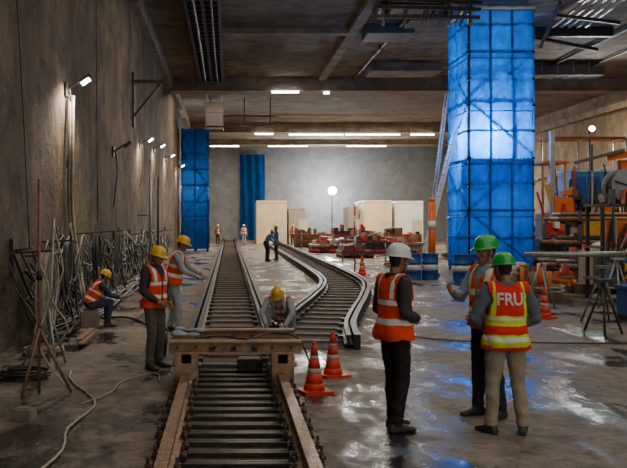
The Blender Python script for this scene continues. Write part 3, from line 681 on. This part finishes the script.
def make_head(vox):
    b=MB(); s=skin
    rings=[]
    for z,rx,ry,yc in((-.122,.024,.024,.06),(-.112,.036,.04,.048),(-.095,.047,.055,.036),(-.07,.057,.072,.02),(-.035,.066,.087,.008),(0,.072,.095,.0),(.04,.076,.1,-.004),(.075,.07,.093,-.006),(.1,.054,.073,-.006),(.118,.03,.04,-.006)):
        rings.append([V((rx*math.cos(2*math.pi*k/24),yc+ry*math.sin(2*math.pi*k/24),z)) for k in range(24)])
    b.ringtube(rings,s)
    b.cap((0,-.03,-.2),.056,(0,-.018,-.06),.052,s)
    b.cap((0,.09,.012),.009,(0,.108,-.028),.013,s); b.cap((-.011,.098,-.034),.009,(.011,.098,-.034),.009,s)
    b.cap((-.036,.083,.026),.011,(.036,.083,.026),.011,s); b.cap((-.02,.085,-.064),.0095,(.02,.085,-.064),.0095,s); b.ell((0,.077,-.1),(.02,.018,.016),s)
    for q in(-1,1):
        b.ell((q*.045,.062,-.03),(.02,.02,.022),s); b.ell((q*.077,-.006,-.008),(.009,.019,.032),s,rot=Matrix.Rotation(q*.3,3,'Z'))
    me=remesh(b,vox,3)
    for m in(skin,hair,lips): me.materials.append(m)
    c=centers(me); idx=np.zeros(len(c),int)
    ear=(np.abs(c[:,0])>.074)&(np.abs(c[:,1]+.006)<.024)
    idx[((c[:,1]<-.018)&(c[:,2]>-.075)&(~ear))|(c[:,2]>.06)]=1
    idx[((c[:,1]<.012)&(c[:,2]>-.01)&(~ear))]=1
    idx[(c[:,1]>.082)&(np.abs(c[:,2]+.064)<.009)&(np.abs(c[:,0])<.025)]=2
    me.polygons.foreach_set('material_index',idx.tolist())
    b2=MB()
    for q in(-1,1):
        b2.ell((q*.031,.078,.004),(.013,.012,.009),eyew,n=10,h=7); b2.ell((q*.031,.0875,.004),(.006,.004,.006),iris,n=8,h=5)
        b2.cap((q*.018,.093,.021),.003,(q*.046,.085,.024),.003,hair,n=6)
    return me,b2
def make_helmet(mat,strap=True):
    b=MB(); n=48; rings=[]
    def rad(a,k,zz): return V((.106*k*math.cos(a),.128*k*math.sin(a)-.004,zz))
    for ph in range(0,12):
        t=ph/11*math.radians(88); k=math.cos(t)**.8; z=.035+.122*math.sin(t)
        ring=[]
        for i in range(n):
            a=2*math.pi*i/n; p=rad(a,k,z)
            rib=.005 if (abs(p.x)<.014 or abs(abs(p.x)-.042)<.007) and ph>3 else 0
            ring.append(p+V((0,0,rib)))
        rings.append(ring)
    brim=[]; brim2=[]
    for i in range(n):
        a=2*math.pi*i/n; f=max(0,math.sin(a))**2; k=1.07+.30*f
        p=rad(a,k,.03-.012*f); p.x=rad(a,1.07+.05*f,0).x; brim.append(p); brim2.append(p-V((0,0,.006)))
    inner=[rad(2*math.pi*i/n,.96,.028) for i in range(n)]
    b.ringtube([inner,brim2,brim]+rings,mat)
    if strap:
        for q in(-1,1): b.tube([(q*.085,.02,.03),(q*.078,.03,-.05),(q*.045,.05,-.11),(0,.055,-.128)],.0045,black,n=5)
    return b
def make_hand(sgn,curl,vox):
    b=MB(); s=skin
    rings=[]
    for z,rx,ry in((-.02,.026,.02),(.0,.027,.019),(.03,.036,.017),(.06,.041,.0155),(.085,.040,.013),(.093,.034,.009)):
        rings.append([V((sgn*rx*math.cos(2*math.pi*k/16),ry*math.sin(2*math.pi*k/16),z)) for k in range(16)])
    b.ringtube(rings,s)
    for x,z,L,r,sp in((.031,.086,.072,.0088,.10),(.0105,.091,.080,.009,.03),(-.011,.089,.074,.0087,-.04),(-.031,.082,.058,.0078,-.12)):
        p=V((sgn*x,0,z-.01)); ang=curl*.5
        for f,rr in((.45,1),(.32,.92),(.25,.82)):
            q=p+V((sgn*math.sin(sp)*L*f,math.sin(ang)*L*f,math.cos(ang)*L*f)); b.cap(p,r*rr,q,r*rr*.93,s,n=10); p=q; ang+=curl*1.1
    p=V((sgn*.022,.006,.02)); q=V((sgn*.052,.020,.052)); b.cap(p,.014,q,.011,s,n=10); r_=q+V((sgn*.012,.012,.034)); b.cap(q,.011,r_,.009,s,n=10)
    me=remesh(b,vox,1); me.materials.append(skin); return me
headcache={}
def std_vest(base,border):
    def fn(s,u,v):
        if .12<s<.22 or .48<s<.57: return 2
        if .10<s<.24 or .46<s<.59: return 1
        if .085<abs(u)<.125 and s>.57: return 2
        if .075<abs(u)<.135 and s>.57: return 1
        return 0
    return fn,[base,border,v_silver]
def person(name,loc,deg,J={},sc=1.,vox=.009,trousers=c_black,shirt=c_shirtA,shoes=shoe,helmet=h_yellow,vest=None,hem=-.16,cuff=.93,bulk=1.0,gloves=None,crouch=False):
    j=dict(DEF); j.update(J)
    g={k:(V(v) if isinstance(v,tuple) else v) for k,v in j.items()}
    emp=bpy.data.objects.new(name,None); COL.objects.link(emp); emp.location=loc; emp.rotation_euler=(0,0,math.radians(deg)); emp.scale=(sc,)*3; emp.empty_display_size=.2
    b=MB(); m=skin
    P,C,N=g['P'],g['C'],g['N']; ax=(N-P).normalized()
    uh=(g['HR']-g['HL']).normalized(); us=(g['SR']-g['SL']).normalized()
    a0=(C-P).normalized(); a1=(N-C).normalized()
    sp=[(P-a0*.10,.125,.10,0),(P-a0*.03,.165,.125,0),(P+a0*.05,.168,.125,.1),(P.lerp(C,.42),.152,.115,.4),(P.lerp(C,.75),.165,.122,.7),(C,.178,.125,.9),(C.lerp(N,.35),.182,.118,1),(C.lerp(N,.65),.165,.1,1),(C.lerp(N,.9),.11,.078,1),(N+a1*.03,.065,.062,1)]
    rings=[]
    for c,rx,ry,t in sp:
        u=uh.lerp(us,t).normalized(); axis=a0.lerp(a1,t).normalized(); vv=axis.cross(u).normalized(); u=vv.cross(axis)
        ring=[]
        for k in range(28):
            a=2*math.pi*k/28; ca,sa=math.cos(a),math.sin(a); e=.85
            ring.append(c+u*(math.copysign(abs(ca)**e,ca)*rx*bulk)+vv*(math.copysign(abs(sa)**e,sa)*ry*bulk))
        rings.append(ring)
    b.ringtube(rings,m)
    fw=(a0.cross(uh)).normalized()
    for q in('HR','HL'): b.ell(g[q]-fw*.045+a0*.0,(.085,.085,.09),m)
    top=C.lerp(N,.6)
    for q in'RL':
        S,E,W=g['S'+q],g['E'+q],g['W'+q]
        b.cap(top.lerp(S,.3),.062,S,.062,m); b.cap(N-a1*.02,.05,S+V((0,0,-.0)),.052,m)
        mid=S.lerp(E,.45); b.cap(S,.067*bulk,mid,.062*bulk,m); b.cap(mid,.062*bulk,E,.053,m); fm=E.lerp(W,.35); b.cap(E,.053,fm,.052,m); b.cap(fm,.052,E.lerp(W,.97),.038,m)
        Hh,K,A=g['H'+q],g['K'+q],g['A'+q]
        mid=Hh.lerp(K,.45); b.cap(Hh,.098*bulk,mid,.088*bulk,m); b.cap(mid,.088*bulk,K,.071,m)
        cf=K.lerp(A,.35)-fw*.008; b.cap(K,.071,cf,.069,m); b.cap(cf,.069,A.lerp(K,.1),.058,m); b.cap(A.lerp(K,.16),.062,A.lerp(K,.04),.062,m)
        b.cap(A,.045,A-V((0,0,.04)),.043,m)
        th=math.radians(g['t'+q]); f=V((math.sin(th),math.cos(th),0)); sd=V((f.y,-f.x,0)); rr=[]
        gz=A.z-.09
        for y,w,h in((-.078,.022,.045),(-.065,.036,.075),(-.03,.041,.10),(.03,.042,.10),(.08,.046,.078),(.13,.049,.062),(.17,.044,.052),(.195,.03,.04),(.205,.014,.022)):
            c=V((A.x,A.y,gz))+f*y; ring=[]
            for k in range(16):
                a=2*math.pi*k/16; ca,sa=math.cos(a),math.sin(a); e=.6
                ring.append(c+sd*(math.copysign(abs(ca)**e,ca)*w)+V((0,0,h/2+math.copysign(abs(sa)**e,sa)*h/2)))
            rr.append(ring)
        b.ringtube(rr,m)
    me=remesh(b,vox,8 if vox<.008 else (4 if vox<.012 else 2))
    for mt_ in(trousers,shirt,skin,shoes): me.materials.append(mt_)
    co=coords(me); no=normals(me)
    kk=np.array([(noise.noise(V((p[0]*7,p[1]*7,p[2]*9+p[0]*6)))*.6+noise.noise(V((p[0]*14+3,p[1]*14,p[2]*20-p[0]*12)))*.42) if p[2]>.13 else 0 for p in co])
    co=co+no*kk[:,None]*.014; me.vertices.foreach_set('co',co.ravel()); me.update()
    no=normals(me)
    c=centers(me)
    segs=[('t',P-a0*.06,P,.13),('t',P,C,.13),('t',C,C.lerp(N,.6),.13),('n',N,N+a1*.06,.05)]
    for q in'RL':
        segs+=[('c',N,g['S'+q]-us*(.03 if q=='R' else -.03),.06),('u'+q,g['S'+q],g['E'+q],.06),('f'+q,g['E'+q],g['W'+q],.045),('l',g['H'+q]-a0*.05,g['K'+q],.085),('s',g['K'+q],g['A'+q],.062)]
    D=[];T=[]
    for lb,a,bb_,r in segs:
        d,t=segdist(c,a,bb_); D.append(d-r);T.append(t)
    D=np.array(D);T=np.array(T); k=D.argmin(0); lab=np.array([s_[0] for s_ in segs])[k]; t=T[k,np.arange(len(c))]
    axn=np.array(ax); Ln=(N-P).length; Pn=np.array(P)
    s=((c-Pn)@axn)/Ln; u=(c-Pn)@np.array(uh.lerp(us,.6).normalized()); fv=np.cross(axn,np.array(us)); vv=(c-Pn)@fv
    if fv@np.array(fw)<0: vv=-vv
    idx=np.zeros(len(c),int)
    torso=(lab=='t')|(lab=='c')|(lab=='n')
    idx[torso&(s>.10)]=1
    idx[(lab=='uR')|(lab=='uL')]=1
    fa=(lab=='fR')|(lab=='fL'); idx[fa]=1; idx[fa&(t>cuff)]=2
    idx[(lab=='n')&(s>1.06)]=2
    footm=np.zeros(len(c),bool)
    for q in'RL':
        A=g['A'+q]; footm|=((c[:,2]<A.z+.0)&(np.hypot(c[:,0]-A.x,c[:,1]-A.y)<.26)&((lab=='s')))
    idx[footm]=3
    me.polygons.foreach_set('material_index',idx.tolist())
    bo=bpy.data.objects.new('body',me); COL.objects.link(bo); bo.parent=emp
    vo=None
    if vest:
        fn,vm=vest
        near=((lab=='uR')|(lab=='uL'))&(t<.04)
        ux=np.abs(u)<.185*bulk
        dn=np.linalg.norm(c-np.array(N+a1*.02),axis=1)
        keep=((torso&(ux|(s<.75)))|(near&ux)|((lab=='l')&(not crouch)))&(s>hem)&(dn>.088)&(~((vv>0)&(np.abs(u)<np.maximum(.012,(s-.60)*.25))))
        ss=((co-Pn)@axn)/Ln; vc=co+no*(.013+.028*np.maximum(0,.6-ss))[:,None]
        used={}; nv=[];nf=[];nm=[]; polys=me.polygons
        for fi in np.nonzero(keep)[0].tolist():
            ids=[]
            for vi in polys[fi].vertices:
                if vi not in used: used[vi]=len(nv); nv.append(tuple(vc[vi]))
                ids.append(used[vi])
            nf.append(ids); nm.append(fn(s[fi],u[fi],vv[fi]))
        vme=bpy.data.meshes.new('vest'); vme.from_pydata(nv,[],nf)
        for mm_ in vm: vme.materials.append(mm_)
        vme.polygons.foreach_set('material_index',nm); vme.polygons.foreach_set('use_smooth',[True]*len(nf)); vme.update()
        vo=bpy.data.objects.new('vest',vme); COL.objects.link(vo); vo.parent=emp
        sm=vo.modifiers.new('s','SMOOTH'); sm.iterations=4; sm.factor=.5
        so=vo.modifiers.new('so','SOLIDIFY'); so.thickness=.007; so.offset=1
    hv=.004 if vox<.012 else .009
    if hv not in headcache: headcache[hv]=make_head(hv)
    hm_,fb=headcache[hv]
    Rm=Matrix.Rotation(math.radians(g['hyaw']),4,'Z')@Matrix.Rotation(math.radians(g['hpitch']),4,'X'); Mh=Matrix.Translation(g['H'])@Rm
    for nm_,dat in(('head',hm_),('face_details',fb.mesh('face')),('hard_hat',make_helmet(helmet).mesh('hard_hat'))):
        o=bpy.data.objects.new(nm_,dat); COL.objects.link(o); o.parent=emp; o.matrix_local=Mh
    for q in'RL':
        E,W=g['E'+q],g['W'+q]; z=(g['h'+q] if g['h'+q] is not None else (W-E)).normalized(); y=g['p'+q]; y=(y-z*y.dot(z)).normalized(); x=y.cross(z)
        key=('hand',q,round(j['curl'],2),vox<.012)
        if key not in headcache: headcache[key]=make_hand(-1 if q=='R' else 1,j['curl'],.0035 if vox<.012 else .006)
        hmesh=headcache[key]
        if gloves: hmesh=hmesh.copy(); hmesh.materials[0]=gloves
        o=bpy.data.objects.new('hand_'+('right' if q=='R' else 'left'),hmesh); COL.objects.link(o); o.parent=emp
        mt=Matrix((x,y,z)).transposed().to_4x4(); mt.translation=W-z*.0; o.matrix_local=mt
    return emp,vo,g
J=dict(H=(0,.045,1.62),N=(0,.0,1.47),ER=(.25,-.05,1.13),WR=(.10,.19,1.07),EL=(-.25,-.03,1.13),WL=(-.06,.22,1.03),pR=(-.3,-.7,.2),pL=(.5,-.5,.3),hR=(-.7,.5,-.15),hL=(.8,.3,.0),
 KR=(.10,.03,.50),AR=(.10,-.05,.09),KL=(-.10,.05,.50),AL=(-.11,.06,.09),hyaw=-4,hpitch=-6,curl=.5)
person('standing_engineer',(1.56,8.2,0),-66,J,.99,.0065,c_black,c_shirtA,shoe,h_white,std_vest(v_orange,v_orange),hem=-.14)
def vb2(s,u,v):
    if -.13<s<-.05 or .22<s<.34: return 1
    if -.05<=s<.02: return 2
    if .02<=s<.07: return 1
    if .34<=s<.38: return 2
    if .38<=s<.42: return 1
    if .125<abs(u)<.16 and s>.42: return 1
    return 0
J=dict(ER=(.31,.0,1.13),WR=(.15,.19,1.02),EL=(-.31,.0,1.13),WL=(-.15,.19,1.02),pR=(-.2,-1,0),pL=(.2,-1,0),hR=(-.8,.2,-.3),hL=(.8,.2,-.3),
 KR=(.13,.02,.50),AR=(.16,-.03,.09),KL=(-.12,.03,.50),AL=(-.14,.02,.09),tR=22,tL=-25,hyaw=12,hpitch=-8,curl=.45,H=(-.01,.03,1.62))
eB,vB,gB=person('standing_engineer',(2.56,8.05,0),3,J,.945,.0065,c_khaki,c_shirtB,shoe,h_green,(vb2,[v_red,v_lime,v_silver]),hem=-.22,bulk=1.08)
bpy.context.view_layer.update()
dg=bpy.context.evaluated_depsgraph_get(); bvh=BVHTree.FromObject(vB,dg)
cu=bpy.data.curves.new('fru','FONT'); cu.body='FRU'; cu.size=.165; cu.align_x='CENTER'; cu.offset=.004
to=bpy.data.objects.new('t',cu); COL.objects.link(to); bpy.context.view_layer.update()
tm=bpy.data.meshes.new_from_object(to.evaluated_get(bpy.context.evaluated_depsgraph_get())); bpy.data.objects.remove(to)
bm=bmesh.new(); bm.from_mesh(tm); bmesh.ops.triangulate(bm,faces=bm.faces)
for _ in range(3): bmesh.ops.subdivide_edges(bm,edges=[e for e in bm.edges if e.calc_length()>.018],cuts=1); bmesh.ops.triangulate(bm,faces=bm.faces)
for v in bm.verts:
    x=v.co.x*.9-.005; z=1.275+v.co.y; h=bvh.ray_cast(V((x,-.8,z)),V((0,1,0)))
    v.co=V((x,(h[0].y if h[0] else -.14)-.006,z))
bm.to_mesh(tm); bm.free(); tm.materials.clear(); tm.materials.append(white)
to=bpy.data.objects.new('vest_lettering',tm); COL.objects.link(to); to.parent=eB
J=dict(ER=(.27,.10,1.16),WR=(.17,.30,1.22),EL=(-.27,.02,1.13),WL=(-.10,.20,1.02),pR=(-.6,.2,.4),pL=(.2,-1,.0),hyaw=-12,hpitch=-4,AR=(.13,.0,.09),AL=(-.12,-.05,.09),curl=.4)
person('standing_engineer',(2.60,8.74,0),118,J,1.03,.0065,c_dark,c_shirtC,shoe,h_green,std_vest(v_orange,v_lime),hem=-.14)
J=dict(ER=(.25,.0,1.12),WR=(.12,.20,.96),EL=(-.25,.0,1.12),WL=(-.14,.17,.93),pR=(-1,0,0),pL=(1,0,0),H=(0,.05,1.61),hpitch=-14,hyaw=10,KR=(.12,.06,.5),AR=(.14,.03,.09),AL=(-.15,-.05,.09),curl=.7)
person('track_worker',(-1.0,11.7,0),-128,J,.93,.008,c_olive,c_shirtA,brownshoe,h_yellow,std_vest(v_orange,v_orange),hem=-.14)
J=dict(P=(0,-.02,.94),C=(0,.05,1.25),N=(0,.10,1.44),H=(0,.16,1.58),SR=(.19,.09,1.37),SL=(-.19,.09,1.37),ER=(.26,.20,1.12),WR=(.2,.42,1.02),EL=(-.24,.25,1.14),WL=(-.18,.46,1.04),
 AR=(.13,.10,.09),KR=(.12,.10,.5),AL=(-.13,-.10,.09),KL=(-.11,.02,.5),hpitch=-18,pR=(0,0,-1),pL=(0,0,-1),curl=.5)
person('track_worker',(-.98,15.5,0),-96,J,.99,.009,c_work,c_work,brownshoe,h_yellow,std_vest(v_orange,v_pale),hem=-.14)
CR=dict(P=(0,-.20,.36),C=(0,.0,.58),N=(0,.16,.70),H=(0,.27,.765),SR=(.19,.12,.655),SL=(-.19,.12,.655),ER=(.27,.33,.45),EL=(-.27,.33,.45),WR=(.16,.46,.24),WL=(-.16,.46,.24),
 HR=(.10,-.20,.33),HL=(-.10,-.20,.33),KR=(.25,.17,.50),KL=(-.25,.17,.50),AR=(.19,-.03,.09),AL=(-.19,-.03,.09),tR=20,tL=-20,hpitch=-42,curl=.6)
person('crouching_worker',(.86,14.5,.05),165,CR,.94,.009,c_work,c_work,brownshoe,h_yellow,std_vest(v_orange,v_silver),hem=-.1,crouch=True,gloves=c_work)
SG=dict(P=(0,-.2,.50),C=(0,-.05,.78),N=(0,.06,.95),H=(0,.13,1.07),SR=(.19,.03,.89),SL=(-.19,.03,.89),ER=(.25,.2,.68),EL=(-.25,.2,.68),WR=(.14,.42,.62),WL=(-.14,.42,.62),
 HR=(.10,-.18,.46),HL=(-.10,-.18,.46),KR=(.16,.22,.52),KL=(-.16,.22,.52),AR=(.15,.16,.09),AL=(-.15,.20,.09),hpitch=-25,curl=.6)
person('seated_worker',(-2.45,16.4,0),-70,SG,.87,.009,c_navy,c_navy,brownshoe,h_yellow,std_vest(v_orange,v_orange),hem=-.05,crouch=True)
block(-2.62,16.33,(.34,.34,.30),.2)
person('distant_worker',(-.98,76,0),160,{},.98,.02,c_dark,c_navy,shoe,h_yellow,std_vest(v_orange,v_orange),hem=-.14)
person('distant_worker',(1.25,74,0),200,{},1.0,.02,c_work,c_work,shoe,h_white,std_vest(v_orange,v_orange),hem=-.14)
J=dict(P=(0,-.08,.9),C=(0,.06,1.17),N=(0,.18,1.32),H=(0,.26,1.43),SR=(.19,.16,1.28),SL=(-.19,.16,1.28),ER=(.22,.30,1.04),WR=(.18,.46,.88),EL=(-.22,.30,1.04),WL=(-.18,.46,.88),HR=(.09,-.08,.88),HL=(-.09,-.08,.88),hpitch=-30)
person('distant_worker',(1.95,44,0),-70,J,1.0,.02,c_navy,M('shirt_blue_bright',(.08,.25,.5),(.06,.2,.4)),shoe,h_white,None)
person('distant_worker',(2.45,45,0),100,{},1.0,.02,c_navy,M('shirt_blue_mid',(.12,.28,.45),(.06,.2,.4)),shoe,h_yellow,None)
person('distant_worker',(5.3,72,0),150,{},1.0,.02,c_dark,c_navy,shoe,h_yellow,std_vest(v_orange,v_orange),hem=-.14)
# ------------------------------------------------------------------ world & camera
w=bpy.data.worlds.new('World'); scene.world=w; w.use_nodes=True
bg=w.node_tree.nodes['Background']; bg.inputs[0].default_value=(1,.95,.88,1); bg.inputs[1].default_value=.85
cam=bpy.data.cameras.new('camera'); co=bpy.data.objects.new('camera',cam); COL.objects.link(co); scene.camera=co
co.location=(0,0,1.96); co.rotation_euler=(math.radians(90),0,0)
cam.sensor_width=36; cam.lens=870*36/627; cam.shift_x=84.5/627; cam.shift_y=-12/627; cam.clip_end=400; cam.clip_start=.1
